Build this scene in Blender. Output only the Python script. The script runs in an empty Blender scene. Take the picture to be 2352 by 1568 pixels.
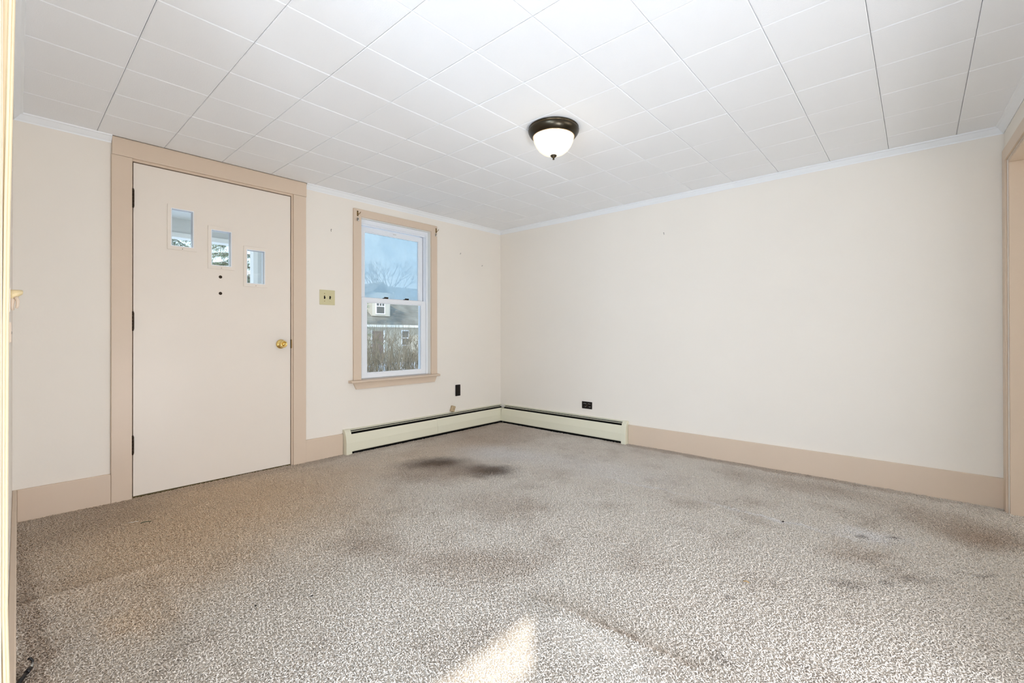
import bpy, bmesh, math, random
from mathutils import Vector, Matrix, noise
import numpy as np
random.seed(7); np.random.seed(7)
sc = bpy.context.scene
COL = sc.collection

# ------------------------------------------------------------------ camera
F_PX, W_PX = 1043.36, 2352.0
YAW, PITCH, ROLL = 0.728993, 0.0031338, -0.0012721
cam_d = bpy.data.cameras.new('camera'); cam = bpy.data.objects.new('camera', cam_d); COL.objects.link(cam)
cam_d.sensor_width = 36.0; cam_d.sensor_fit = 'HORIZONTAL'; cam_d.lens = 36.0 * F_PX / W_PX
cam_d.shift_y = -19.2 / W_PX; cam_d.clip_start = 0.02; cam_d.clip_end = 300
fw = Vector((-math.sin(YAW) * math.cos(PITCH), math.cos(YAW) * math.cos(PITCH), math.sin(PITCH)))
rt = Vector((math.cos(YAW), math.sin(YAW), 0)); up = rt.cross(fw)
r2 = rt * math.cos(ROLL) + up * math.sin(ROLL); u2 = up * math.cos(ROLL) - rt * math.sin(ROLL)
m = Matrix((r2, u2, -fw)).transposed().to_4x4(); m.translation = Vector((3.50733, -3.73211, 0.98))
cam.matrix_world = m
sc.camera = cam

# ------------------------------------------------------------------ view, world, sun, daylight
sc.view_settings.view_transform = 'Standard'; sc.view_settings.look = 'None'
sc.view_settings.gamma = 1.0; sc.view_settings.use_curve_mapping = False
sc.view_settings.exposure = 0.11
sc.cycles.use_adaptive_sampling = True; sc.cycles.adaptive_threshold = 0.09; sc.cycles.adaptive_min_samples = 20; sc.cycles.use_denoising = True
sc.cycles.max_bounces = 12; sc.cycles.diffuse_bounces = 5; sc.cycles.transparent_max_bounces = 12
sc.cycles.caustics_reflective = False; sc.cycles.caustics_refractive = False
sc.cycles.sample_clamp_indirect = 6.0

SKY, SUN, DAY_BACK, DAY_SIDE, HALL_FILL, LAMP, BULB, OPENING_FILL = 1.9, 3.1, 70.0, 53.0, 41.0, 2.6, 0.8, 32.0
wd = bpy.data.worlds.new('world'); sc.world = wd; wd.use_nodes = True
nt = wd.node_tree; nt.nodes.clear()
wo = nt.nodes.new('ShaderNodeOutputWorld'); bg = nt.nodes.new('ShaderNodeBackground')
tc = nt.nodes.new('ShaderNodeTexCoord'); sx = nt.nodes.new('ShaderNodeSeparateXYZ'); rp = nt.nodes.new('ShaderNodeValToRGB')
nt.links.new(tc.outputs['Generated'], sx.inputs[0]); nt.links.new(sx.outputs['Z'], rp.inputs[0])
el = rp.color_ramp.elements
el[0].position = 0.0; el[0].color = (0.74, 0.83, 0.88, 1)
el[1].position = 0.75; el[1].color = (0.28, 0.48, 0.76, 1)
e = el.new(0.18); e.color = (0.54, 0.72, 0.82, 1)
nt.links.new(rp.outputs[0], bg.inputs[0]); bg.inputs[1].default_value = SKY
nt.links.new(bg.outputs[0], wo.inputs[0])

def light(name, kind, loc, direction, power, color, size=None, size_y=None):
    d = bpy.data.lights.new(name, kind); o = bpy.data.objects.new(name, d); COL.objects.link(o)
    o.location = loc; o.rotation_euler = Vector(direction).to_track_quat('-Z', 'Y').to_euler()
    d.energy = power; d.color = color
    if kind == 'AREA': d.shape = 'RECTANGLE'; d.size = size; d.size_y = size_y
    return o
sun = light('sun', 'SUN', (8, -8, 9), (-0.632 * math.cos(.66), 0.775 * math.cos(.66), -math.sin(.66)), SUN, (1.0, 0.93, 0.82))
sun.data.angle = 0.018
# lamps standing in for windows in the two rooms behind and beside the photographer
light('window_daylight_hall_end', 'AREA', (3.5, -6.35, 1.15), (-.4, 1, .6), DAY_BACK, (0.78, 1.0, 1.26), 0.9, 1.5)
light('hall_fill_lamp', 'AREA', (3.95, -4.65, .32), (-1, .8, .8), HALL_FILL, (0.88, 1.0, 1.14), .9, .5)  # low lamp added in the unseen hall to lift the middle of the ceiling
light('window_daylight_side_room', 'AREA', (6.75, -1.2, .95), (-1, -.3, .45), DAY_SIDE, (1.02, 0.99, 0.95), 2.4, 1.5)

# unseen fill lamp added low in the cased opening to brighten the ceiling
light('opening_fill_lamp', 'AREA', (4.04, -2.75, .24), (-2.9, -.35, .62), OPENING_FILL, (0.94, 1.01, 1.12), .45, .4)

# ------------------------------------------------------------------ helpers
class MB:
    """collects shapes in one bmesh"""
    def __init__(s): s.bm = bmesh.new()
    def box(s, x0, x1, y0, y1, z0, z1, M=None):
        vs = [s.bm.verts.new(p) for p in ((x0,y0,z0),(x1,y0,z0),(x1,y1,z0),(x0,y1,z0),(x0,y0,z1),(x1,y0,z1),(x1,y1,z1),(x0,y1,z1))]
        for f in ((3,2,1,0),(4,5,6,7),(0,1,5,4),(1,2,6,5),(2,3,7,6),(3,0,4,7)): s.bm.faces.new([vs[i] for i in f])
        if M is not None:
            for v in vs: v.co = M @ v.co
        return vs
    def cbox(s, x0, x1, y0, y1, z0, z1, c=0.002, M=None):
        """box with chamfered edges"""
        b = bmesh.new(); vs = [b.verts.new(p) for p in ((x0,y0,z0),(x1,y0,z0),(x1,y1,z0),(x0,y1,z0),(x0,y0,z1),(x1,y0,z1),(x1,y1,z1),(x0,y1,z1))]
        for f in ((3,2,1,0),(4,5,6,7),(0,1,5,4),(1,2,6,5),(2,3,7,6),(3,0,4,7)): b.faces.new([vs[i] for i in f])
        bmesh.ops.bevel(b, geom=b.edges[:], offset=c, segments=1, affect='EDGES')
        s.join(b, M)
    def join(s, b, M=None):
        mp = {}
        for v in b.verts: mp[v] = s.bm.verts.new(M @ v.co if M is not None else v.co)
        for f in b.faces:
            try:
                g = s.bm.faces.new([mp[v] for v in f.verts]); g.smooth = f.smooth
            except ValueError: pass
        b.free()
    def prism(s, pts, axis, a, b_, M=None):
        """polygon pts (u, w) extruded along axis from a to b_: axis 'x': (u=y, w=z), 'y': (u=x, w=z), 'z': (u=x, w=y)"""
        def P(u, w, t): return (t,u,w) if axis == 'x' else ((u,t,w) if axis == 'y' else (u,w,t))
        A = [s.bm.verts.new(P(u, w, a)) for u, w in pts]; B = [s.bm.verts.new(P(u, w, b_)) for u, w in pts]
        n = len(pts)
        s.bm.faces.new(A[::-1]); s.bm.faces.new(B)
        for i in range(n): s.bm.faces.new((A[i], A[(i+1) % n], B[(i+1) % n], B[i]))
        if M is not None:
            for v in A + B: v.co = M @ v.co
    def lathe(s, prof, M=None, n=32, smooth=True):
        """profile (r, z) turned about z"""
        rings = []
        for r, z in prof:
            if r < 1e-6: rings.append([s.bm.verts.new((0, 0, z))])
            else: rings.append([s.bm.verts.new((r*math.cos(2*math.pi*k/n), r*math.sin(2*math.pi*k/n), z)) for k in range(n)])
        for a, b in zip(rings, rings[1:]):
            for k in range(n):
                k2 = (k+1) % n
                if len(a) == 1 and len(b) == 1: continue
                if len(a) == 1: f = s.bm.faces.new((a[0], b[k], b[k2]))
                elif len(b) == 1: f = s.bm.faces.new((a[k], a[k2], b[0]))
                else: f = s.bm.faces.new((a[k], a[k2], b[k2], b[k]))
                f.smooth = smooth
        if M is not None:
            for rg in rings:
                for v in rg: v.co = M @ v.co
    def tube(s, pts, rad, n=8, smooth=True, caps=True):
        pts = [Vector(p) for p in pts]; rads = rad if isinstance(rad, (list, tuple)) else [rad]*len(pts)
        rings = []; prev = None
        for i, p in enumerate(pts):
            t = (pts[min(i+1, len(pts)-1)] - pts[max(i-1, 0)]).normalized()
            if prev is None:
                a = Vector((0,0,1)) if abs(t.z) < .9 else Vector((1,0,0)); u = t.cross(a).normalized()
            else: u = (prev - t*prev.dot(t)).normalized()
            prev = u; w = t.cross(u)
            rings.append([s.bm.verts.new(p + (u*math.cos(2*math.pi*k/n) + w*math.sin(2*math.pi*k/n))*rads[i]) for k in range(n)])
        for a, b in zip(rings, rings[1:]):
            for k in range(n):
                f = s.bm.faces.new((a[k], a[(k+1)%n], b[(k+1)%n], b[k])); f.smooth = smooth
        if caps and n > 2:
            s.bm.faces.new(rings[0][::-1]); s.bm.faces.new(rings[-1])
    def slab(s, axis, a, b, us, ws, holes):
        """slab between a and b along axis with rectangular holes (u0,u1,w0,w1); u,w as in prism"""
        U = sorted(set(list(us) + [h[0] for h in holes] + [h[1] for h in holes])); U = [u for u in U if us[0] <= u <= us[1]]
        Wv = sorted(set(list(ws) + [h[2] for h in holes] + [h[3] for h in holes])); Wv = [w for w in Wv if ws[0] <= w <= ws[1]]
        def P(u, w, t): return (t,u,w) if axis == 'x' else ((u,t,w) if axis == 'y' else (u,w,t))
        nu, nw = len(U)-1, len(Wv)-1
        solid = [[not any(h[0]-1e-6 <= U[i] and U[i+1] <= h[1]+1e-6 and h[2]-1e-6 <= Wv[j] and Wv[j+1] <= h[3]+1e-6 for h in holes) for j in range(nw)] for i in range(nu)]
        V = {}
        def vv(i, j, k):
            if (i,j,k) not in V: V[(i,j,k)] = s.bm.verts.new(P(U[i], Wv[j], a if k == 0 else b))
            return V[(i,j,k)]
        for i in range(nu):
            for j in range(nw):
                if not solid[i][j]: continue
                s.bm.faces.new((vv(i,j,0),vv(i,j+1,0),vv(i+1,j+1,0),vv(i+1,j,0)))
                s.bm.faces.new((vv(i,j,1),vv(i+1,j,1),vv(i+1,j+1,1),vv(i,j+1,1)))
                for di, dj, q in ((-1,0,((i,j),(i,j+1))),(1,0,((i+1,j+1),(i+1,j))),(0,-1,((i+1,j),(i,j))),(0,1,((i,j+1),(i+1,j+1)))):
                    ii, jj = i+di, j+dj
                    if 0 <= ii < nu and 0 <= jj < nw and solid[ii][jj]: continue
                    (p0, p1) = q
                    s.bm.faces.new((vv(*p0,0), vv(*p0,1), vv(*p1,1), vv(*p1,0)))
    def mesh(s, name, mat=None):
        bmesh.ops.recalc_face_normals(s.bm, faces=s.bm.faces[:])
        me = bpy.data.meshes.new(name); s.bm.to_mesh(me); s.bm.free()
        if mat: me.materials.append(mat)
        return me
    def build(s, name, mat, parent=None, bevel=0, M=None):
        me = s.mesh(name, mat); return link(name, me, parent, bevel, M)
def link(name, me, parent=None, bevel=0, M=None):
    o = bpy.data.objects.new(name, me); COL.objects.link(o)
    if parent: o.parent = parent
    if M is not None: o.matrix_local = M
    if bevel:
        b = o.modifiers.new('bevel', 'BEVEL'); b.width = bevel; b.segments = 2; b.limit_method = 'ANGLE'; b.angle_limit = 0.7
        b.harden_normals = False
    return o
def tag(o, label=None, cat=None, group=None, kind=None):
    if label: o['label'] = label
    if cat: o['category'] = cat
    if group: o['group'] = group
    if kind: o['kind'] = kind
    return o
def empty(name, loc=(0,0,0), label=None, cat=None, group=None, kind=None):
    o = bpy.data.objects.new(name, None); COL.objects.link(o); o.location = loc; o.empty_display_size = .05
    return tag(o, label, cat, group, kind)
def one(name, mb, mat, label, cat, kind=None, group=None, bevel=0):
    return tag(mb.build(name, mat, None, bevel), label, cat, group, kind)
TR = Matrix.Translation
def ROT(a, ax): return Matrix.Rotation(a, 4, ax)
TOX = ROT(math.pi/2, 'Y')      # z axis -> +x
def tree_copy(o, parent=None):
    c = o.copy(); COL.objects.link(c)
    if parent: c.parent = parent
    for ch in list(o.children): tree_copy(ch, c)
    return c

# ------------------------------------------------------------------ materials
def srgb(r, g, b):
    f = lambda c: (c/255/12.92) if c/255 <= .04045 else ((c/255+.055)/1.055)**2.4
    return (f(r), f(g), f(b), 1)
def mat(name, col, rough=.6, metal=0, spec=.5, bump=0, bscale=60, var=0, vscale=3, coat=0, emit=None, estr=0):
    ma = bpy.data.materials.new(name); ma.use_nodes = True; n = ma.node_tree.nodes; l = ma.node_tree.links
    b = n['Principled BSDF']; b.inputs['Base Color'].default_value = col; b.inputs['Roughness'].default_value = rough
    b.inputs['Metallic'].default_value = metal; b.inputs['Specular IOR Level'].default_value = spec
    if coat: b.inputs['Coat Weight'].default_value = coat
    if emit: b.inputs['Emission Color'].default_value = emit; b.inputs['Emission Strength'].default_value = estr
    g = n.new('ShaderNodeNewGeometry')
    if bump:
        t = n.new('ShaderNodeTexNoise'); t.inputs['Scale'].default_value = bscale; t.inputs['Detail'].default_value = 4
        l.new(g.outputs['Position'], t.inputs['Vector'])
        bp = n.new('ShaderNodeBump'); bp.inputs['Strength'].default_value = bump; bp.inputs['Distance'].default_value = .002
        l.new(t.outputs['Fac'], bp.inputs['Height']); l.new(bp.outputs[0], b.inputs['Normal'])
    if var:
        t = n.new('ShaderNodeTexNoise'); t.inputs['Scale'].default_value = vscale; t.inputs['Detail'].default_value = 5
        l.new(g.outputs['Position'], t.inputs['Vector'])
        r = n.new('ShaderNodeMapRange'); r.inputs[3].default_value = 1-var; r.inputs[4].default_value = 1+var
        r.inputs[1].default_value = .3; r.inputs[2].default_value = .7
        l.new(t.outputs['Fac'], r.inputs[0])
        h = n.new('ShaderNodeHueSaturation'); h.inputs['Color'].default_value = col
        l.new(r.outputs[0], h.inputs['Value']); l.new(h.outputs[0], b.inputs['Base Color'])
    return ma
M = {}
M['wall'] = mat('cream wall paint', srgb(242,235,225), .55, spec=.3, bump=.12, bscale=90, var=.012, vscale=1.5)
M['trim'] = mat('tan trim paint', srgb(221,201,180), .38, spec=.4, bump=.08, bscale=40, var=.015)
M['door'] = mat('cream door paint', srgb(239,229,217), .4, spec=.4, bump=.05, bscale=50, var=.012)
M['casing_gloss'] = mat('glossy cream casing paint', srgb(222,203,170), .22, spec=.5, bump=.05, bscale=30, var=.02)
M['tile'] = mat('white ceiling tile', srgb(248,249,251), .75, spec=.2, bump=.25, bscale=220, var=.006, vscale=8)
M['tile_back'] = mat('ceiling board', srgb(205,205,205), .9)
M['crown'] = mat('white crown paint', srgb(244,246,248), .35, spec=.4)
M['vinyl'] = mat('white vinyl', srgb(240,243,248), .35, spec=.45)
M['plain_white'] = mat('porch white', srgb(236,235,230), .6)
M['porch_grey'] = mat('porch grey paint', srgb(206,206,202), .7)
M['heater'] = mat('ivory enamel', srgb(232,228,206), .35, spec=.45, var=.01)
M['black'] = mat('black void', srgb(16,14,12), .8, spec=.1)
M['hardware'] = mat('dark bronze', srgb(58,46,34), .42, metal=.75)
M['bronze'] = mat('brushed bronze', srgb(72,66,56), .3, metal=1.0, var=.05, vscale=20)
M['bronze_rim'] = mat('rubbed brass edge', srgb(196,160,110), .25, metal=1.0)
M['brass'] = mat('polished brass', srgb(236,206,132), .14, metal=1.0)
M['dull_brass'] = mat('dull brass', srgb(150,122,78), .4, metal=.9)
M['ivory'] = mat('ivory plastic', srgb(212,203,160), .35)
M['beige'] = mat('beige plastic', srgb(193,170,136), .45)
M['brown'] = mat('dark brown plastic', srgb(26,20,16), .45, spec=.25)
M['slot'] = mat('outlet slot', srgb(8,7,6), .6)
M['slot_metal'] = mat('slot contact', srgb(120,112,100), .35, metal=.8)
M['steel'] = mat('zinc screw', srgb(176,176,172), .35, metal=.9)
M['rubber'] = mat('black rubber', srgb(26,24,24), .5)
M['threshold'] = mat('worn threshold', srgb(120,104,60), .5, var=.15, vscale=30)

def glass(name, fog=0.0, tint=(1,1,1,1), haze=(.66,.76,.80,1), wet=0.0):
    ma = bpy.data.materials.new(name); ma.use_nodes = True; n = ma.node_tree.nodes; l = ma.node_tree.links; n.clear()
    o = n.new('ShaderNodeOutputMaterial'); t = n.new('ShaderNodeBsdfTransparent'); t.inputs[0].default_value = tint
    g = n.new('ShaderNodeBsdfGlossy'); g.inputs['Roughness'].default_value = .02
    f = n.new('ShaderNodeFresnel'); f.inputs[0].default_value = 1.45
    mx = n.new('ShaderNodeMixShader'); l.new(f.outputs[0], mx.inputs[0]); l.new(t.outputs[0], mx.inputs[1]); l.new(g.outputs[0], mx.inputs[2])
    last = mx
    if fog:
        tr = n.new('ShaderNodeBsdfTranslucent'); tr.inputs[0].default_value = haze
        ge = n.new('ShaderNodeNewGeometry'); ns = n.new('ShaderNodeTexNoise'); ns.inputs['Scale'].default_value = 5; ns.inputs['Detail'].default_value = 6
        l.new(ge.outputs['Position'], ns.inputs['Vector'])
        r = n.new('ShaderNodeMapRange'); r.inputs[1].default_value = .3; r.inputs[2].default_value = .7; r.inputs[3].default_value = fog-.09; r.inputs[4].default_value = fog+.09
        l.new(ns.outputs['Fac'], r.inputs[0])
        m2 = n.new('ShaderNodeMixShader'); l.new(r.outputs[0], m2.inputs[0]); l.new(mx.outputs[0], m2.inputs[1]); l.new(tr.outputs[0], m2.inputs[2]); last = m2
    l.new(last.outputs[0], o.inputs[0]); return ma
M['glass'] = glass('clear glass')
M['fog_glass'] = glass('fogged double glazing', .55)

def spots_mat():
    """carpet colour: yarn variation, soiled patches, stains and wear at their places, browner wall edges, painted shade of the wrinkle"""
    ma = bpy.data.materials.new('greige carpet yarn'); ma.use_nodes = True; n = ma.node_tree.nodes; l = ma.node_tree.links
    b = n['Principled BSDF']; b.inputs['Roughness'].default_value = .85; b.inputs['Specular IOR Level'].default_value = .25
    b.inputs['Sheen Weight'].default_value = .15
    g = n.new('ShaderNodeNewGeometry'); oi = n.new('ShaderNodeObjectInfo')
    def math_(op, a, c=None):
        q = n.new('ShaderNodeMath'); q.operation = op
        for i, v in enumerate((a, c)):
            if v is None: continue
            if isinstance(v, (int, float)): q.inputs[i].default_value = v
            else: l.new(v, q.inputs[i])
        return q.outputs[0]
    warp = n.new('ShaderNodeTexNoise'); warp.inputs['Scale'].default_value = 9; warp.inputs['Detail'].default_value = 4
    l.new(g.outputs['Position'], warp.inputs['Vector'])
    wv = n.new('ShaderNodeVectorMath'); wv.operation = 'SUBTRACT'; l.new(warp.outputs['Color'], wv.inputs[0]); wv.inputs[1].default_value = (.5,.5,.5)
    ws = n.new('ShaderNodeVectorMath'); ws.operation = 'SCALE'; l.new(wv.outputs[0], ws.inputs[0]); ws.inputs['Scale'].default_value = .16
    pos = n.new('ShaderNodeVectorMath'); pos.operation = 'ADD'; l.new(g.outputs['Position'], pos.inputs[0]); l.new(ws.outputs[0], pos.inputs[1])
    def spot(x, y, rx, ry, ang=0, hard=0.0):
        mp = n.new('ShaderNodeMapping'); mp.vector_type = 'TEXTURE'
        mp.inputs['Location'].default_value = (x, y, 0); mp.inputs['Rotation'].default_value = (0, 0, ang); mp.inputs['Scale'].default_value = (rx, ry, 1000)
        l.new(pos.outputs[0], mp.inputs['Vector'])
        ln = n.new('ShaderNodeVectorMath'); ln.operation = 'LENGTH'; l.new(mp.outputs[0], ln.inputs[0])
        r = n.new('ShaderNodeMapRange'); r.interpolation_type = 'SMOOTHSTEP'; r.inputs[1].default_value = 1.0; r.inputs[2].default_value = hard; r.inputs[3].default_value = 0; r.inputs[4].default_value = 1
        l.new(ln.outputs['Value'], r.inputs[0]); return r.outputs[0]
    base = n.new('ShaderNodeMix'); base.data_type = 'RGBA'
    base.inputs[6].default_value = srgb(221,210,198); base.inputs[7].default_value = srgb(230,223,214)
    n1 = n.new('ShaderNodeTexNoise'); n1.inputs['Scale'].default_value = 1.3; n1.inputs['Detail'].default_value = 4; l.new(g.outputs['Position'], n1.inputs['Vector'])
    l.new(n1.outputs['Fac'], base.inputs[0]); cur = base.outputs[2]
    def over(cur, fac, col, strength):
        x = n.new('ShaderNodeMix'); x.data_type = 'RGBA'; l.new(math_('MULTIPLY', fac, strength), x.inputs[0]); l.new(cur, x.inputs[6]); x.inputs[7].default_value = col; return x.outputs[2]
    # traffic soil in soft patches
    n2 = n.new('ShaderNodeTexNoise'); n2.inputs['Scale'].default_value = 3.4; n2.inputs['Detail'].default_value = 6; n2.inputs['Roughness'].default_value = .65; l.new(g.outputs['Position'], n2.inputs['Vector'])
    r2_ = n.new('ShaderNodeMapRange'); r2_.inputs[1].default_value = .5; r2_.inputs[2].default_value = .74; l.new(n2.outputs['Fac'], r2_.inputs[0])
    cur = over(cur, r2_.outputs[0], srgb(164,144,126), .45)
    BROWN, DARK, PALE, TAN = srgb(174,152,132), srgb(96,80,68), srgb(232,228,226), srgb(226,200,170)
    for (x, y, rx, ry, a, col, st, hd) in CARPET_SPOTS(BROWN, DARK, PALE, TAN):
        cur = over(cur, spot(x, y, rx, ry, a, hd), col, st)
    # yarn-to-yarn variation
    v = math_('ADD', math_('MULTIPLY', oi.outputs['Random'], .20), .90)
    h = n.new('ShaderNodeHueSaturation'); l.new(cur, h.inputs['Color']); l.new(v, h.inputs['Value']); l.new(h.outputs[0], b.inputs['Base Color'])
    return ma
def CARPET_SPOTS(BROWN, DARK, PALE, TAN):
    return [
        (.35, -.55, .75, .95, .5, BROWN, .45, .2), (.5, -1.6, .5, 1.3, 0, TAN, .30, .1), (.5, -2.9, 1.3, 1.2, 0, TAN, .9, .15),
        (.25, -3.4, .6, .5, 0, BROWN, .45, .1), (1.0, -3.3, .8, .5, 0, TAN, .5, .1),
        (.95, -1.02, .62, .34, .35, PALE, .65, .1), (1.75, -.85, .9, .35, .1, PALE, .35, .1),
        (.79, -1.55, .38, .24, .9, DARK, .95, .05), (1.20, -1.42, .33, .23, .7, DARK, .95, .05), (.98, -1.66, .55, .36, .8, BROWN, .55, .1),
        (1.72, -1.85, .45, .30, .6, BROWN, .35, .1), (2.05, -2.42, .45, .22, .7, BROWN, .40, .1), (1.60, -2.6, .30, .16, .5, BROWN, .35, .1),
        (2.9, -1.02, .55, .03, -.02, PALE, .8, .1), (2.2, -.98, .5, .03, .03, PALE, .6, .1),
        (3.33, -.93, .22, .13, .3, PALE, .7, .1), (3.425, -.893, .035, .025, 0, DARK, .8, .1), (3.30, -.99, .05, .02, .5, DARK, .5, .1),
        (3.74, -.62, .28, .22, .3, BROWN, .75, .1), (3.62, -.5, .5, .3, .2, BROWN, .4, .1), (3.0, -.3, .9, .24, 0, BROWN, .38, .1),
        (3.31, -1.53, .10, .07, .4, DARK, .32, .1), (3.42, -1.42, .05, .03, .4, DARK, .35, .1), (3.52, -1.30, .16, .022, .86, DARK, .3, .1),
        (3.70, -1.09, .16, .022, .6, DARK, .3, .1), (3.30, -1.22, .25, .14, .7, BROWN, .45, .1),
        (3.069, -2.297, .05, .03, .4, DARK, .35, .1), (2.985, -1.919, .03, .02, .4, DARK, .45, .1), (1.52, -3.42, .24, .14, 0, TAN, .5, .1),
        (.06, -1.4, .1, 3.0, 0, BROWN, .35, .3), (2.82, -2.412, .36, .035, 0, BROWN, .55, .1), (2.4, -.05, 1.8, .09, 0, BROWN, .55, .3), (1.6, -3.67, 1.7, .05, 0, BROWN, .5, .3),  # brown bands at the wall feet, plus the wrinkle's dark side painted as shade
    ]
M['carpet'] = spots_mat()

# ------------------------------------------------------------------ the room shell
H = 2.14
def wall_c(x, off=0.0): return -3.7005 - 0.0142*x + off       # the wall beside the photographer
def wall_d(y, off=0.0): return 3.871 - 0.04*y + off            # the wall with the cased opening

# floor and carpet
mb = MB(); mb.box(-.02, 7.0, -6.7, .02, -.12, -.004)
floor = one('floor', mb, mat('floor board', srgb(150,136,122), .9), 'floor under the worn greige wall-to-wall carpet', 'floor', 'structure')
def relief(x, y):
    z = .0035*noise.noise(Vector((x*1.7, y*1.7, .3))) + .0016*noise.noise(Vector((x*6, y*6, 1.3)))
    # the long wrinkle by the sun patch: slow rise from the near side, steep far side
    c = -2.437 + .006*math.sin(x*9); d = y - c
    amp = max(0, min(1, (x-2.42)/.18))*max(0, min(1, (3.5-x)/.3))
    if amp > 0:
        if d <= 0: z += amp*.028*math.exp(-(d/.09)**2)
        else: z += amp*.028*math.exp(-(d/.028)**2)
    c = -3.31 - .02*(x-1.2); amp = max(0, min(1, (x-1.15)/.15))*max(0, min(1, (2.2-x)/.15))
    z += amp*.006*math.exp(-((y-c)/.03)**2)
    c = 1.115 - .12*(y+3.5)**2; amp = max(0, min(1, (-3.2-y)/.15))
    d = x-c; z += amp*.008*(math.exp(-(d/.012)**2) if d < 0 else math.exp(-(d/.05)**2))
    return z
def axis_vals(a, b, step, fine):
    v = list(np.arange(a, b, step)) + [b]
    for f0, f1, fs in fine: v = [t for t in v if t < f0 or t > f1] + list(np.arange(f0, f1+1e-6, fs))
    return sorted(set(round(float(t), 4) for t in v))
xs = axis_vals(0.0, 4.06, .05, [(1.0, 1.25, .012)]); ys = axis_vals(-3.80, 0.0, .05, [(-2.56, -2.36, .008), (-3.40, -3.22, .015)])
vv, ff = [], []
for yv in ys:
    for xv in xs: vv.append((xv, yv, relief(xv, yv)))
nx = len(xs)
for j in range(len(ys)-1):
    for i in range(nx-1): ff.append((j*nx+i, j*nx+i+1, (j+1)*nx+i+1, (j+1)*nx+i))
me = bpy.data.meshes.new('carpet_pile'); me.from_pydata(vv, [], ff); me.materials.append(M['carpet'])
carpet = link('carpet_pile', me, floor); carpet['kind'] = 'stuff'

def pile_nodes(density):
    g = bpy.data.node_groups.new('pile', 'GeometryNodeTree')
    g.interface.new_socket('Geometry', in_out='INPUT', socket_type='NodeSocketGeometry'); g.interface.new_socket('Geometry', in_out='OUTPUT', socket_type='NodeSocketGeometry')
    N = g.nodes; L = g.links
    i = N.new('NodeGroupInput'); o = N.new('NodeGroupOutput')
    d = N.new('GeometryNodeDistributePointsOnFaces'); d.inputs['Density'].default_value = density; d.inputs['Seed'].default_value = 3
    L.new(i.outputs[0], d.inputs['Mesh'])
    bz = N.new('GeometryNodeCurveQuadraticBezier'); bz.inputs['Resolution'].default_value = 3
    bz.inputs['Start'].default_value = (0,0,-.001); bz.inputs['Middle'].default_value = (.0003,0,.0052); bz.inputs['End'].default_value = (.0062,0,.0050)
    ci = N.new('GeometryNodeCurvePrimitiveCircle'); ci.inputs['Resolution'].default_value = 4; ci.inputs['Radius'].default_value = .00135
    cm = N.new('GeometryNodeCurveToMesh'); L.new(bz.outputs[0], cm.inputs['Curve']); L.new(ci.outputs[0], cm.inputs['Profile Curve']); cm.inputs['Fill Caps'].default_value = True
    sm = N.new('GeometryNodeSetMaterial'); sm.inputs['Material'].default_value = M['carpet']; L.new(cm.outputs[0], sm.inputs[0])
    ins = N.new('GeometryNodeInstanceOnPoints'); L.new(d.outputs['Points'], ins.inputs['Points']); L.new(sm.outputs[0], ins.inputs['Instance'])
    rv = N.new('FunctionNodeRandomValue'); rv.data_type = 'FLOAT_VECTOR'
    rv.inputs[0].default_value = (-.35, -.35, 0); rv.inputs[1].default_value = (.35, .35, 6.283)
    L.new(rv.outputs[0], ins.inputs['Rotation'])
    rs = N.new('FunctionNodeRandomValue'); rs.data_type = 'FLOAT'; rs.inputs[2].default_value = .7; rs.inputs[3].default_value = 1.35; rs.inputs['Seed'].default_value = 9
    L.new(rs.outputs[1], ins.inputs['Scale'])
    j = N.new('GeometryNodeJoinGeometry'); L.new(ins.outputs[0], j.inputs[0]); L.new(i.outputs[0], j.inputs[0])
    L.new(j.outputs[0], o.inputs[0]); return g
md = carpet.modifiers.new('pile', 'NODES'); md.node_group = pile_nodes(44000)

# ceiling of 12-inch tiles
mb = MB(); mb.box(-.1, 4.13, -6.7, -3.5, H+.013, H+.06); mb.box(-.1, 7.0, -3.5, .1, H+.013, H+.06)
ceiling = one('ceiling', mb, M['tile_back'], 'white ceiling of square fibre tiles with fine joints', 'ceiling', 'structure')
def tile_mesh(w, d):
    b = MB(); c = .0032; g = .0009
    x0, x1, y0, y1 = g, w-g, g, d-g
    lo = [(x0+c,y0+c,0),(x1-c,y0+c,0),(x1-c,y1-c,0),(x0+c,y1-c,0)]; md_ = [(x0,y0,.0022),(x1,y0,.0022),(x1,y1,.0022),(x0,y1,.0022)]; hi = [(p[0],p[1],.0125) for p in md_]
    A = [b.bm.verts.new(p) for p in lo]; B = [b.bm.verts.new(p) for p in md_]; C_ = [b.bm.verts.new(p) for p in hi]
    b.bm.faces.new(A[::-1]); b.bm.faces.new(C_)
    for P, Q in ((A, B), (B, C_)):
        for k in range(4): b.bm.faces.new((P[k], P[(k+1)%4], Q[(k+1)%4], Q[k]))
    return b.mesh('ceiling_tile', M['tile'])
tcache = {}
tx = [2.766 + .3045*k for k in range(-10, 6)]; ty = [-3.379 + .3113*k for k in range(-2, 13)]
for i in range(len(tx)-1):
    for j in range(len(ty)-1):
        x0, x1 = max(tx[i], -.0), min(tx[i+1], 4.03); y0, y1 = max(ty[j], -3.76), min(ty[j+1], 0.0)
        if x1-x0 < .05 or y1-y0 < .05: continue
        key = (round(x1-x0, 4), round(y1-y0, 4))
        if key not in tcache: tcache[key] = tile_mesh(*key)
        t = link('ceiling_tile', tcache[key], ceiling)
        t.location = (x0, y0, H + random.uniform(0, .0007)); t.rotation_euler = (random.uniform(-.0016, .0016), random.uniform(-.0016, .0016), 0)

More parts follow.
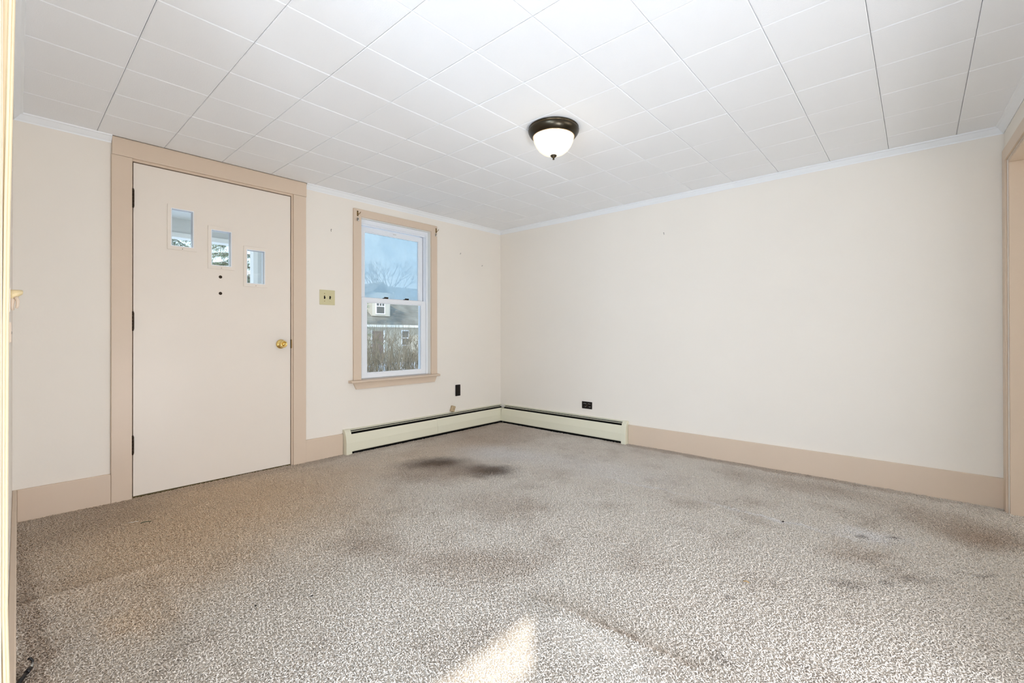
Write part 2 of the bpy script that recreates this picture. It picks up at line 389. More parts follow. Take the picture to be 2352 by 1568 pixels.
# walls
mb = MB(); mb.slab('x', -.16, 0.0, (-3.95, 0.16), (-.12, H+.012), [(-3.24, -2.262, -.004, 2.052), (-1.727, -.99, .585, 1.972)])
one('wall_west', mb, M['wall'], 'cream painted wall holding the front door and the sash window', 'wall', 'structure')
mb = MB(); mb.box(0, 7.0, 0, .16, -.12, H+.012)
one('wall_north', mb, M['wall'], 'long blank cream painted wall meeting the heater corner', 'wall', 'structure')
DOOR_C0, DOOR_C1 = 2.33, 3.72
ang_c = math.atan(-.0142); MC = TR((0, -3.7005, 0)) @ ROT(ang_c, 'Z')       # local x along the wall, +y into the room
mb = MB(); mb.slab('y', -.13, 0.0, (-.16, 4.05), (-.12, H+.012), [(DOOR_C0, DOOR_C1, -.004, 2.03)])
tag(mb.build('wall_south', M['wall'], None, 0, MC), 'cream wall seen nearly edge-on behind the hook', 'wall', None, 'structure')
ang_d = math.atan(.04); MD = TR((3.871, 0, 0)) @ ROT(ang_d, 'Z')            # local -y along the wall, -x into the room
mb = MB(); mb.slab('x', 0.0, .13, (-3.86, .0), (-.12, H+.012), [(-3.0, -.082, -.004, 1.93)])
tag(mb.build('wall_east', M['wall'], None, 0, MD), 'narrow strip of cream wall around the cased opening', 'wall', None, 'structure')
# the adjoining rooms whose daylight enters: plain shells
mb = MB()
mb.box(1.0, 4.1, -6.70, -6.6, -.12, H+.012); mb.box(.9, 1.0, -6.70, -3.84, -.12, H+.012)
mb.slab('x', 4.02, 4.12, (-6.7, -3.9), (-.12, H+.012), [(-5.5, -4.366, .8, 1.63), (-5.5, -4.366, 1.666, 1.983)])
one('wall_hall', mb, M['wall'], 'cream walls of the hall behind the photographer', 'wall', 'structure')
mb = MB(); mb.box(6.9, 7.0, -3.4, 0, -.12, H+.012); mb.box(4.15, 7.0, -3.5, -3.4, -.12, H+.012)
one('wall_side_room', mb, M['wall'], 'cream walls of the room beyond the cased opening', 'wall', 'structure')
mb = MB(); mb.box(4.03, 6.9, -3.4, -.0, -.004, .004)
one('floor_side_room', mb, mat('grey-green carpet', srgb(140,138,120), .95, bump=.6, bscale=300), 'grey-green carpet just beyond the cased opening', 'floor', 'structure')

# baseboards
def baseboard(name, x0, x1, y0, y1, label, h=.174, M_=None):
    b = MB(); b.box(x0, x1, y0, y1, -.004, h)
    return tag(b.build(name, M['trim'], None, .003, M_), label, 'baseboard', None, 'structure')
baseboard('baseboard_west', 0, .018, -3.684, -3.3155, 'tan baseboard between the hook wall and the door casing')
baseboard('baseboard_west', 0, .018, -2.1905, -1.888, 'short tan baseboard between door casing and heater')
baseboard('baseboard_north', 1.578, 3.868, -.018, 0, 'long tan baseboard from the heater to the cased opening')
baseboard('baseboard_south', 0.0, DOOR_C0-.105, 0, .0165, 'scuffed cream baseboard seen along its dusty top edge', .174, MC)

# crown mouldings: cove with a small bead
CROWN = [(0, -.038), (.004, -.040), (.006, -.034), (.013, -.026), (.020, -.017), (.026, -.009), (.034, -.006), (.036, -.001), (.036, 0), (0, 0)]
def crown(name, axis, a, b_, flip, label, M_=None):
    mbb = MB(); pts = [(flip*u, H+w) for u, w in CROWN]
    mbb.prism(pts, axis, a, b_)
    return tag(mbb.build(name, M['crown'], None, 0, M_), label, 'crown molding', None, 'structure')
crown('trim_1', 'y', -3.70, -3.313, 1, 'white crown molding piece over the narrow wall beside the door')
crown('trim_2', 'y', -2.186, 0.0, 1, 'white crown molding above the sash window')
crown('trim_3', 'x', 0.0, 3.875, -1, 'long white crown molding over the blank wall')
crown('trim_4', 'y', -3.80, 0.02, -1, 'white crown molding running above the cased opening', MD)
crown('trim_5', 'x', 0.0, 4.0, 1, 'white crown molding above the hook wall', MC)

# ------------------------------------------------------------------ door casing and door
cas = empty('trim_6', (0, -2.75, 0), 'tan flat board casing around the front door', 'door casing', None, 'structure')
P_ = TR((0, 2.75, 0))
def part(name, mbx, mt, parent, bevel=0): 
    inv = TR(-Vector(parent.location)) if parent.type == 'EMPTY' and parent.parent is None else Matrix()
    return mbx.build(name, mt, parent, bevel, inv)
def boxpart(name, dims, mt, parent, bevel=.0015):
    b = MB(); b.box(*dims); return part(name, b, mt, parent, bevel)
boxpart('casing_board', (0, .02, -3.315, -3.222, -.004, 2.0335), M['trim'], cas, .002)
boxpart('casing_board', (0, .02, -2.283, -2.190, -.004, 2.0335), M['trim'], cas, .002)
boxpart('head_casing', (0, .0215, -3.3125, -2.187, 2.0345, 2.1395), M['trim'], cas, .002)
boxpart('jamb', (-.155, .006, -3.238, -3.2185, -.004, 2.05), M['trim'], cas, .001)
boxpart('jamb', (-.155, .006, -2.2945, -2.264, -.004, 2.05), M['trim'], cas, .001)
boxpart('head_jamb', (-.155, .006, -3.2185, -2.2945, 2.021, 2.05), M['trim'], cas, .001)
for dims in ((-.155, -.052, -3.2185, -3.19, -.004, 2.02), (-.155, -.052, -2.323, -2.2945, -.004, 2.02), (-.155, -.052, -3.19, -2.323, 1.99, 2.02)):
    boxpart('door_stop', dims, M['hardware'], cas, 0)
boxpart('threshold', (-.155, -.012, -3.2185, -2.2945, -.004, .010), M['threshold'], cas, .001)
strike = boxpart('strike_plate', (-.02, .0068, -2.2958, -2.2895, .880, .945), M['dull_brass'], cas, .0005)

LEAF = (-3.2135, -2.2995, .014, 2.015)
LITES = [(-2.970, 1.662), (-2.752, 1.564), (-2.538, 1.461)]
LW, LH = .124, .243
door = empty('door_1', (0, -2.757, 0), 'flush cream front door with three small stepped lights', 'door', None, 'structure')
mb = MB(); mb.slab('x', -.044, 0.0, LEAF[:2], LEAF[2:], [(c-LW/2, c+LW/2, z-LH/2, z+LH/2) for c, z in LITES])
part('door_leaf', mb, M['door'], door, 0)
for c, z in LITES:
    b = MB(); b.slab('x', -.003, .005, (c-.079, c+.079), (z-.142, z+.142), [(c-LW/2+.002, c+LW/2-.002, z-LH/2+.002, z+LH/2-.002)])
    fr = part('light_frame', b, M['door'], door, .0012)
    b = MB(); b.slab('x', -.046, .0045, (c-LW/2+.0005, c+LW/2-.0005), (z-LH/2+.0005, z+LH/2-.0005), [(c-LW/2+.006, c+LW/2-.006, z-LH/2+.006, z+LH/2-.006)])
    rv = b.build('reveal', M['vinyl'], fr)
    b = MB(); b.box(-.034, -.030, c-LW/2+.0065, c+LW/2-.0065, z-LH/2+.0065, z+LH/2-.0065); b.build('pane', M['glass'], fr)
    b = MB(); b.lathe([(0, .0062), (.0018, .006), (.0024, .005), (.0024, .003)], TR((0, c, z-.133)) @ TOX, 8); b.build('screw', M['hardware'] if c < -2.9 else M['dull_brass'], fr)
for z in (1.371, 1.260):
    b = MB(); b.lathe([(0, .0012), (.0085, .0012), (.0095, .0022), (.0102, .0012), (.0102, -.002)], TR((0, -2.757, z)) @ TOX, 20); part('bolt_hole', b, M['hardware'], door)
for z in (1.800, 1.064, .321):
    b = MB()
    Hm = TR((.0065, -3.2162, z))
    for k in range(5): b.lathe([(.0, -.0095), (.0062, -.0095), (.0062, .0095), (0, .0095)], Hm @ TR((0, 0, (k-2)*.0202)), 12, False)
    b.lathe([(0, -.006), (.0045, -.004), (.0045, .004), (0, .006)], Hm @ TR((0, 0, .053)), 10); b.lathe([(0, -.006), (.0045, -.004), (.0045, .004), (0, .006)], Hm @ TR((0, 0, -.053)), 10)
    hg = part('hinge', b, M['hardware'], door)
    b = MB(); b.box(-.004, .0012, -3.2162, -3.2095, z-.05, z+.05); b.build('hinge_leaf', M['hardware'], hg)
KN = TR((0, -2.368, .912)) @ TOX
b = MB(); b.lathe([(0, .001), (.034, .001), (.034, .004), (.031, .009), (.024, .012), (.015, .0135), (.013, .024), (.0145, .030), (.023, .035), (.0265, .043), (.0255, .054), (.0215, .0615), (.0165, .0625), (.0155, .0600), (0, .0600)], KN, 36)
knob = part('door_knob', b, M['brass'], door)
b = MB(); b.lathe([(0, .0640), (.0085, .0635), (.0105, .061), (.0105, .058)], KN, 20); b.build('lock_core', M['brass'], knob)
b = MB(); b.box(.0605, .0645, -2.3688, -2.3672, .907, .917); b.build('keyway', M['slot'], knob)

# ------------------------------------------------------------------ sash window
win = empty('window_1', (0, -1.36, .6), 'white double-hung sash window in a tan casing', 'window', None, 'structure')
WT, WB, WL, WR = 1.972, .600, -1.727, -.990
def poly(name, pts, a, b_, mt, parent, bevel=.0015):
    q = MB(); q.prism(pts, 'x', a, b_); return part(name, q, mt, parent, bevel)
poly('casing_board', [(-1.795, WB), (WL, WB), (WL, WT), (-1.795, 2.034)], 0, .02, M['trim'], win)
poly('casing_board', [(WR, WB), (-.919, WB), (-.919, 2.034), (WR, WT)], 0, .02, M['trim'], win)
poly('head_casing', [(WL, WT), (WR, WT), (-.919, 2.034), (-1.795, 2.034)], 0, .02, M['trim'], win)
q = MB(); q.prism([(-.03, .580), (.052, .580), (.058, .584), (.060, .590), (.057, .597), (.050, .600), (-.03, .602)], 'y', -1.835, -.912)
part('stool', q, M['trim'], win)
poly('apron', [(-1.797, .5795), (-.919, .5795), (-.946, .524), (-1.770, .524)], 0, .018, M['trim'], win)
# wood liner, then the vinyl unit
for dims in ((-.03, .004, WL, WL+.006, WB, WT), (-.03, .004, WR-.006, WR, WB, WT), (-.03, .004, WL+.006, WR-.006, WT-.006, WT)):
    boxpart('liner', dims, M['plain_white'], win, 0)
q = MB(); q.slab('x', -.155, -.030, (WL, WR), (WB-.012, WT), [(WL+.026, WR-.026, WB+.004, WT-.040)])
fr = part('window_frame', q, M['vinyl'], win, .002)
for (x0, x1, y0, y1, z0, z1) in ((-.066, -.058, WL+.026, WL+.034, WB+.004, WT-.04), (-.066, -.058, WR-.034, WR-.026, WB+.004, WT-.04), (-.064, -.042, WL+.026, WR-.026, WT-.052, WT-.04),
                                 (-.112, -.104, WL+.026, WL+.040, WB+.004, WT-.04), (-.112, -.104, WR-.040, WR-.026, WB+.004, WT-.04)):
    b = MB(); b.box(x0, x1, y0, y1, z0, z1); b.build('track', M['vinyl'], fr)
def sash(name, x0, x1, y0, y1, z0, z1, st, rb, rt_, gm):
    q = MB(); q.slab('x', x0, x1, (y0, y1), (z0, z1), [(y0+st, y1-st, z0+rb, z1-rt_)])
    s_ = part(name, q, M['vinyl'], win, .003)
    gx = (x0+x1)/2 - .004
    q = MB(); q.slab('x', gx+.002, x1-.004, (y0+st-.001, y1-st+.001), (z0+rb-.001, z1-rt_+.001), [(y0+st+.008, y1-st-.008, z0+rb+.008, z1-rt_-.008)]); q.build('glazing_bead', M['vinyl'], s_)
    q = MB(); q.box(gx-.006, gx, y0+st-.003, y1-st+.003, z0+rb-.003, z1-rt_+.003); q.build('pane', gm, s_)
    return s_
low = sash('lower_sash', -.058, -.030, -1.697, -1.020, .606, 1.300, .046, .040, .036, M['glass'])
upp = sash('upper_sash', -.104, -.070, -1.693, -1.024, 1.262, 1.918, .044, .036, .040, M['fog_glass'])
for yy in (-1.455, -1.235):
    b = MB(); b.cbox(-.056, -.034, yy-.024, yy+.024, 1.3002, 1.3072, .002); b.lathe([(0, .016), (.009, .016), (.010, .007), (.010, .006)], TR((-.046, yy, 1.3)), 14)
    b.box(-.050, -.030, yy-.010, yy+.022, 1.3072, 1.3150)
    b.build('sash_lock', M['hardware'], low)
b = MB(); b.box(-.0705, -.0692, -1.36, -1.325, 1.893, 1.899); b.build('maker_mark', M['porch_grey'], upp)

# curtain-rod brackets on the casing corners
def bracket(y, z, s, brassy, label):
    t = empty('curtain_bracket', (.0202, y, z), label, 'bracket', 'curtain rod hardware on the window casing')
    b = MB()
    if brassy:
        b.cbox(0, .0016, -.007, .007, -.022, .022, .0005); b.build('back_plate', M['dull_brass'], t)
        b = MB(); b.tube([(.001, 0, -.006), (.010, s*.002, -.010), (.018, s*.008, -.004), (.020, s*.014, .006), (.018, s*.017, .012)], .0026, 8); b.build('hook', M['dull_brass'], t)
        for zz in (.017, -.019):
            b = MB(); b.lathe([(0, .0034), (.003, .003), (.0042, .0014)], TR((0, 0, zz)) @ TOX, 10); b.build('screw', M['hardware'], t)
    else:
        b.cbox(0, .0015, -.008, .008, -.014, .014, .0005); b.cbox(.0015, .014, -.008, -.0065, -.012, .010, .0004); b.build('clip_body', M['steel'], t)
        b = MB(); b.cbox(.0015, .010, -.004, .007, -.014, -.006, .001); b.build('clip_tongue', M['plain_white'], t)
        b = MB(); b.lathe([(0, .0034), (.003, .003), (.004, .0014)], TR((0, .001, .004)) @ TOX, 10); b.build('screw', M['hardware'], t)
bracket(-1.762, 1.994, 1, True, 'brassy curtain rod hook at the casing corner nearer the door')
bracket(-1.760, 1.945, 1, False, 'small zinc rod clip below the hook at the casing corner nearer the door')
bracket(-.933, 1.990, 1, True, 'brassy curtain rod hook at the casing corner nearer the heater corner')
bracket(-.936, 1.948, 1, False, 'small zinc rod clip below the hook at the casing corner nearer the heater corner')

# ------------------------------------------------------------------ cased openings
ca = empty('trim_7', (3.871, -.08, 0), 'tan casing and jamb of the opening at the end of the blank wall', 'door casing', None, 'structure')
def dpart(name, dims, mt, bevel=.002):
    b = MB(); b.box(*dims); return b.build(name, mt, ca, bevel, TR(-Vector(ca.location)) @ MD)
dpart('casing_board', (-.010, 0, -.082, -.012, -.004, 2.0), M['trim'])
dpart('head_casing', (-.010, 0, -3.07, -.0825, 1.932, 2.0), M['trim'])
dpart('casing_board', (-.010, 0, -3.07, -3.0, -.004, 1.9315), M['trim'])
dpart('jamb', (.004, .126, -.100, -.0825, -.004, 1.9125), M['trim'], .001)
dpart('head_jamb', (.004, .126, -3.0, -.0825, 1.913, 1.9295), M['trim'], .001)
dpart('jamb', (.004, .126, -3.0, -2.983, -.004, 1.9125), M['trim'], .001)

cs = empty('trim_8', (DOOR_C0, -3.73, 0), 'glossy cream moulded doorway casing close to the camera', 'door casing', None, 'structure')
def bow(z):
    """the old casing leans: room-side offset along its height"""
    pts = [(0, .0), (.75, .0002), (1.0, .0006), (1.2, .0022), (1.4, .0052), (1.6, .0080), (2.1, .0100)]
    for (a, va), (b_, vb) in zip(pts, pts[1:]):
        if a <= z <= b_: return va + (vb-va)*(z-a)/(b_-a)
    return pts[-1][1]
EDGE = [(-.100, -.02), (-.100, .004), (-.086, .0058), (-.070, .0046), (-.040, .0042), (-.020, .0048), (-.010, .0070), (-.004, .0076), (-.0012, .0070), (0, .0058), (.0006, .0044), (-.0006, .0038), (-.0006, .0032), (.0008, .0027), (.0010, .0004), (.0002, -.0004), (-.003, -.0008), (-.003, -.02)]
def casing_strip(name, prof, zs, mt, off=0.0, bow_=True):
    b = MB(); rings = []
    for z in zs: rings.append([b.bm.verts.new((DOOR_C0 + u, w + (off+bow(z) if bow_ else 0), z)) for u, w in prof])
    n = len(prof)
    for A, B in zip(rings, rings[1:]):
        for k in range(n):
            f = b.bm.faces.new((A[k], A[(k+1)%n], B[(k+1)%n], B[k]))
    b.bm.faces.new(rings[0][::-1]); b.bm.faces.new(rings[-1])
    return b.build(name, mt, cs, 0, TR(-Vector(cs.location)) @ MC)
ZS = [-.004, .5, .75, .9, 1.0, 1.1, 1.2, 1.3, 1.4, 1.5, 1.6, 1.8, 2.02]
CAS_OFF = 0.0
casing_strip('side_casing', EDGE, ZS, M['casing_gloss'], CAS_OFF)
JAMB = [(-.004, -.0012), (.004, -.0012), (.0052, -.002), (.006, -.010), (.006, -.13), (-.004, -.13)]
casing_strip('jamb', JAMB, ZS, M['casing_gloss'], 0, False)
b = MB(); b.box(DOOR_C0-.09, DOOR_C1+.09, 0, .02, 2.0205, 2.11); b.build('head_casing', M['casing_gloss'], cs, .002, TR(-Vector(cs.location)) @ MC)
b = MB(); b.box(DOOR_C1+.0, DOOR_C1+.09, 0, .02, -.004, 2.02); b.build('side_casing', M['casing_gloss'], cs, .002, TR(-Vector(cs.location)) @ MC)

# ------------------------------------------------------------------ baseboard heaters
def heater(name, label, along, a, b_, seams, cap_at):
    """along 'y': on the west wall, 'x': on the north wall; a..b_ the run, the room corner at 0"""
    t = empty(name, ((.03, (a+b_)/2, 0) if along == 'y' else ((a+b_)/2, -.03, 0)), label, 'heater', 'hot-water baseboard heaters in the corner')
    inv = TR(-Vector(t.location)); f = 1 if along == 'y' else -1
    def pr(name_, prof, p, q, mt, bevel=0):
        m_ = MB(); m_.prism([(f*d, z) for d, z in prof], along, p, q); return m_.build(name_, mt, t, bevel, inv)
    lo, hi = min(a, b_), max(a, b_)
    pr('back_panel', [(0.0005, .004), (.003, .004), (.003, .1945), (.0130, .1950), (.0140, .1965), (.016, .1995), (.004, .203), (.0005, .203)], lo, hi, M['heater'])
    pr('slot_shade_core', [(.0035, .03), (.046, .03), (.047, .05), (.047, .150), (.030, .166), (.0035, .187)], lo+.01, hi-.01, M['black'])  # solid core in place of the fins, coloured black as the slots' shade
    pr('damper', [(.0300, .1852), (.0308, .1860), (.0352, .1826), (.0344, .1818)], lo+.03, hi-.03, M['heater'])
    pr('base_gap_shade', [(.006, .001), (.050, .001), (.050, .026), (.006, .026)], lo+.02, hi-.02, M['black'])  # black strip painted as the shade in the gap under the panel
    cuts = [lo] + list(seams) + [hi]
    for i in range(len(cuts)-1):
        dz = .0012*(i % 2)
        pr('front_panel', [(.0490, .1655+dz), (.0500, .1675+dz), (.0520, .1665+dz), (.0560, .150), (.0640+dz*.6, .098), (.0645+dz*.6, .034), (.0600, .0265), (.0585, .0285), (.0620, .036), (.0615, .097), (.0535, .146)], cuts[i]+.0004, cuts[i+1]-.0004, M['heater'])
    c0, c1 = cap_at
    pr('end_cap', [(0.0005, .001), (.064, .001), (.0665, .004), (.0670, .100), (.0635, .130), (.0560, .165), (.0450, .188), (.034, .200), (.02, .2055), (.0005, .2055)], c0, c1, M['heater'], .002)
    return t
heater('baseboard_heater', 'ivory baseboard heater under the sash window', 'y', -1.882, -.0005, [-.95], (-1.886, -1.836))
heater('baseboard_heater', 'ivory baseboard heater along the blank wall', 'x', .0675, 1.572, [], (1.532, 1.576))
for o in [o for o in bpy.data.objects if o.name.startswith('baseboard_heater')]: del o['group']

# ------------------------------------------------------------------ electrics
t = empty('light_switch', (0, -2.015, 1.277), 'ivory double toggle switch plate between door and window', 'switch')
b = MB(); b.slab('x', .0005, .0052, (-.0625, .0625), (-.059, .059), [(-.0275, -.0175, -.0125, .0125), (.0175, .0275, -.0125, .0125)]); b.build('switch_plate', M['ivory'], t, .002)
for yy, s in ((-.0225, -1), (.0225, 1)):
    b = MB(); b.box(.0006, .0032, yy-.0049, yy+.0049, -.0124, .0124)
    b.prism([(yy-.0042, -.004), (yy+.0042, -.004), (yy+.0042, .004), (yy-.0042, .004)], 'x', .0032, .0125, TR((.0032, 0, 0)) @ ROT(-s*.5, 'Y') @ TR((-.0032, 0, 0)))
    b.build('toggle', M['brown'], t, .0006)
    for zz in (.030, -.030):
        b = MB(); b.lathe([(0, .0064), (.0022, .0062), (.0032, .005)], TR((0, yy, zz)) @ TOX, 10); b.build('screw', M['dull_brass'] if s < 0 else M['ivory'], t)
t = empty('wall_plate', (0, -.639, .412), 'dark brown blank wall plate above the heater near the corner', 'outlet')
b = MB(); b.cbox(.0005, .0055, -.034, .034, -.057, .057, .0025); b.build('plate', M['brown'], t)
b = MB(); b.lathe([(0, .0068), (.0026, .0064), (.0034, .0055)], TOX, 10); b.build('screw', M['hardware'], t)
t = empty('power_outlet', (1.140, 0, .302), 'dark brown duplex outlet set sideways over the heater', 'outlet')
b = MB(); b.slab('y', -.0055, -.0005, (-.056, .056), (-.034, .034), [(-.0365, -.0095, -.0165, .0165), (.0095, .0365, -.0165, .0165)]); b.build('plate', M['brown'], t, .002)
for xx in (-.023, .023):
    b = MB(); b.prism([(xx+.0125*math.cos(a_)*(1.0), .0158*math.sin(a_)) for a_ in [k*math.pi/10 for k in range(20)]], 'y', -.0068, -.001); rc = b.build('receptacle', M['brown'], t)
    for zz in (-.006, .006):
        b = MB(); b.box(xx-.001, xx+.0075, -.0071, -.0060, zz-.0011, zz+.0011); b.build('slot', M['slot_metal'] if xx < 0 else M['slot'], rc)
    b = MB(); b.lathe([(0, .0071), (.0022, .0071), (.0022, .006)], TR((xx-.0065, 0, 0)) @ ROT(math.pi/2, 'X'), 10); b.build('ground_hole', M['slot'], rc)
b = MB(); b.lathe([(0, .0068), (.0026, .0064), (.0034, .0055)], ROT(math.pi/2, 'X'), 10); b.build('screw', M['dull_brass'], t)
t = empty('phone_jack', (.0005, -.718, .234), 'small beige phone jack hanging askew above the heater', 'phone jack'); t.rotation_euler = (-.33, 0, 0)
b = MB(); b.cbox(.004, .028, -.023, .023, -.030, .030, .004); b.build('jack_body', M['beige'], t)
b = MB(); b.cbox(0, .004, -.0215, .0215, -.0285, .0285, .001); b.build('jack_base', M['beige'], t)
b = MB(); b.lathe([(0, .0286), (.003, .0284), (.0036, .0275)], TR((0, .006, .0)) @ TOX, 12); b.build('screw', M['hardware'], t)
b = MB(); b.box(.008, .020, -.006, .006, .0295, .0304); b.build('jack_port', M['slot'], t)

# nails and picture hooks left in the walls
def nail(x, y, z, wall, kind, label, parts=True):
    t = empty('picture_nail', (x, y, z), label, 'nail'); f = Matrix() if wall == 'w' else ROT(-math.pi/2, 'Z')
    b = MB(); b.tube([f @ Vector(p) for p in ((0, 0, 0), (.007, .0008, .0015))], .0012, 8); b.tube([f @ Vector(p) for p in ((.007, .0008, .0015), (.0082, .0009, .0017))], .0030, 10); b.build('nail', M['hardware'], t)
    b = MB()
    if kind: b.tube([f @ Vector(p) for p in ((.001, 0, -.002), (.0012, .0012, -.010), (.004, .0012, -.0128), (.0072, .0012, -.0105))], .0012, 6)
    else: b.lathe([(0, .0012), (.0028, .0010), (.0032, .0002)], TR((0, 0, -.0055)) @ f @ TOX, 10)
    b.build('hook' if kind else 'plug', M['hardware'], t)
nail(0.0002, -1.984, 1.822, 'w', True, 'dark picture hook between the door casing and the window')
nail(0.0002, -.603, 1.814, 'w', False, 'dark nail in the wall just past the window casing')
nail(0.0002, -.291, 1.724, 'w', False, 'tiny nail closest to the room corner')
nail(1.904, -.0002, 1.838, 'n', True, 'lone picture nail high on the long blank wall')

# cleat hook and slim plate on the wall beside the doorway
wx = 1.45; wy = wall_c(wx)
t = empty('wall_hook', (wx, wy, 1.0), 'cream painted hook standing out from the wall by the moulded casing', 'hook'); t.rotation_euler = (0, 0, ang_c)
b = MB()
secs = [(.0005, .1040, .012, .0150), (.008, .1045, .012, .0145), (.015, .1065, .012, .0125), (.021, .1090, .011, .0100), (.026, .1110, .010, .0078), (.0285, .1118, .0075, .0058), (.0295, .1120, .004, .003)]
def hook_loft(b, secs, n=14):
    rings = []
    for y_, z_, rx, rz in secs: rings.append([b.bm.verts.new((rx*math.cos(2*math.pi*k/n), y_, z_+rz*math.sin(2*math.pi*k/n))) for k in range(n)])
    for A, B in zip(rings, rings[1:]):
        for k in range(n):
            f = b.bm.faces.new((A[k], A[(k+1)%n], B[(k+1)%n], B[k])); f.smooth = True
    b.bm.faces.new(rings[0]); b.bm.faces.new(rings[-1][::-1])
hook_loft(b, secs); b.build('hook_arm', mat('yellowed cream paint', srgb(226,205,160), .4, var=.12, vscale=60), t)
b = MB(); b.tube([(0, .005, .098), (0, .0075, .084), (0, .0065, .070), (0, .0075, .056)], [.0075, .0055, .0042, .0040], 12); b.tube([(.004, .013, .097), (.004, .0185, .086), (.004, .0170, .068), (.004, .0150, .062)], [.006, .0045, .0040, .0030], 10); b.build('hook_prong', M['trim'], t)
b = MB(); b.cbox(-.014, .014, .0003, .0030, .050, .122, .001); b.build('hook_plate', M['wall'], t)
t = empty('wall_cover', (1.75, wall_c(1.75), .987), 'slim tan cover seen edge-on below the cream hook', 'cover'); t.rotation_euler = (0, 0, ang_c)
b = MB(); b.cbox(-.03, .03, .0003, .0070, -.0265, .0265, .002); b.build('cover_plate', M['trim'], t)
b = MB(); b.lathe([(0, .0085), (.003, .0082), (.0036, .0070)], ROT(-math.pi/2, 'X'), 10); b.build('screw', M['steel'], t)

# ------------------------------------------------------------------ ceiling light
LX, LY = 1.984, -1.674
t = empty('ceiling_light', (LX, LY, H), 'bronze flush-mount ceiling light with a lit frosted glass bowl', 'lamp')
b = MB(); b.lathe([(0, -.0005), (.138, -.0005), (.1405, -.004), (.1395, -.010), (.1360, -.0125)], None, 64); b.build('canopy', M['bronze'], t)
b = MB(); b.lathe([(.1360, -.0125), (.1400, -.0135), (.1425, -.0170), (.1415, -.024), (.1370, -.034), (.1290, -.045), (.1210, -.052), (.1180, -.0535), (.1150, -.0525), (.1140, -.046)], None, 64); rg = b.build('rim_ring', M['bronze'], t)
b = MB(); b.tube([(.1385*math.cos(k*math.pi/32), .1385*math.sin(k*math.pi/32), -.0130) for k in range(65)], .0013, 6, caps=False)
b.tube([(.1165*math.cos(k*math.pi/32), .1165*math.sin(k*math.pi/32), -.0535) for k in range(65)], .0016, 6, caps=False); b.build('rubbed_edge', M['bronze_rim'], rg)
gm = bpy.data.materials.new('lit frosted glass'); gm.use_nodes = True; n = gm.node_tree.nodes; l = gm.node_tree.links
pb = n['Principled BSDF']; pb.inputs['Base Color'].default_value = srgb(205,200,184); pb.inputs['Roughness'].default_value = .35
lw = n.new('ShaderNodeLayerWeight'); lw.inputs[0].default_value = .35
rr = n.new('ShaderNodeValToRGB'); rr.color_ramp.elements[0].color = (1.0, .97, .86, 1); rr.color_ramp.elements[0].position = .35; rr.color_ramp.elements[1].color = (.80, .62, .33, 1)
l.new(lw.outputs['Facing'], rr.inputs[0]); l.new(rr.outputs[0], pb.inputs['Emission Color']); pb.inputs['Emission Strength'].default_value = LAMP * .28
b = MB(); b.lathe([(.1145, -.050), (.1135, -.060), (.1090, -.080), (.0990, -.102), (.0820, -.125), (.0600, -.142), (.0350, -.1515), (.012, -.1545), (0, -.1547)], None, 64); b.build('glass_bowl', gm, t)
b = MB(); b.lathe([(0, -.1535), (.017, -.1540), (.0185, -.1565), (.0150, -.1615), (.0080, -.1670), (.0042, -.1685), (.0040, -.1705), (.0052, -.1725), (.0058, -.1755), (.0046, -.1785), (0, -.1800)], None, 24); b.build('finial', M['bronze'], t)
bl = light('lamp_bulb', 'POINT', (0, 0, -.34), (0, 0, -1), BULB, (1.0, .80, .52)); bl.parent = t; bl.data.shadow_soft_size = .09

# ------------------------------------------------------------------ small things on the carpet
t = empty('coax_cable', (1.60, -3.685, .012), 'black coax cable end poking out from the scuffed baseboard', 'cable')
b = MB(); b.tube([(.045, -.020, .000), (.020, -.010, .001), (.004, -.002, .003)], [.0052, .0052, .0050], 10); b.build('jacket', M['rubber'], t)
b = MB(); b.tube([(.004, -.002, .003), (-.010, .006, .006)], .0062, 10); b.build('collar', M['rubber'], t)
b = MB(); b.tube([(-.010, .006, .006), (-.021, .011, .011)], .0048, 8); b.build('connector', M['steel'], t)
b = MB(); b.tube([(-.020, .010, .011), (-.028, .011, .017), (-.031, .007, .023), (-.027, .003, .026)], .0034, 8); b.build('tip', M['rubber'], t)
def scrap(x, y, pts, r, col, name, label, cat):
    b = MB(); b.tube([(x+p[0], y+p[1], .0135+p[2]) for p in pts], r, 6)
    one(name, b, mat(label, col, .7), label, cat)
scrap(.484, -3.286, [(-.012, -.020, 0), (-.004, -.008, .002), (.004, 0, .001), (-.001, .010, .002), (.006, .022, 0)], .0012, srgb(232,226,216), 'thread', 'short white thread on the carpet before the door', 'thread')
scrap(.530, -3.238, [(-.004, -.022, 0), (0, 0, .003), (.003, .020, 0)], .0018, srgb(70,84,62), 'grass_blade', 'dark green blade of grass on the carpet before the door', 'grass')
def crumb(x, y, r, label, col=srgb(50,46,42)):
    b = MB(); bm2 = bmesh.new(); bmesh.ops.create_icosphere(bm2, subdivisions=1, radius=r)
    for v in bm2.verts: v.co = Vector((v.co.x*1.5, v.co.y*.8, v.co.z*.6))*random.uniform(.8, 1.2)
    b.join(bm2, TR((x, y, .0125)) @ ROT(random.uniform(0, 3), 'Z')); one('crumb', b, mat(label, col, .8), label, 'crumb')
crumb(1.828, -2.970, .0042, 'dark crumb on the open carpet, the one nearest the sun patch')
crumb(1.740, -3.131, .0045, 'dark crumb on the carpet, second from the sun patch')
crumb(2.985, -1.048, .0055, 'dark crumb on the pale carpet streak before the long wall')
scrap(3.005, -1.80, [(-.010, 0, 0), (0, .004, .003), (.010, .001, 0)], .002, srgb(170,136,88), 'straw', 'tiny tan straw on the bright carpet', 'scrap')

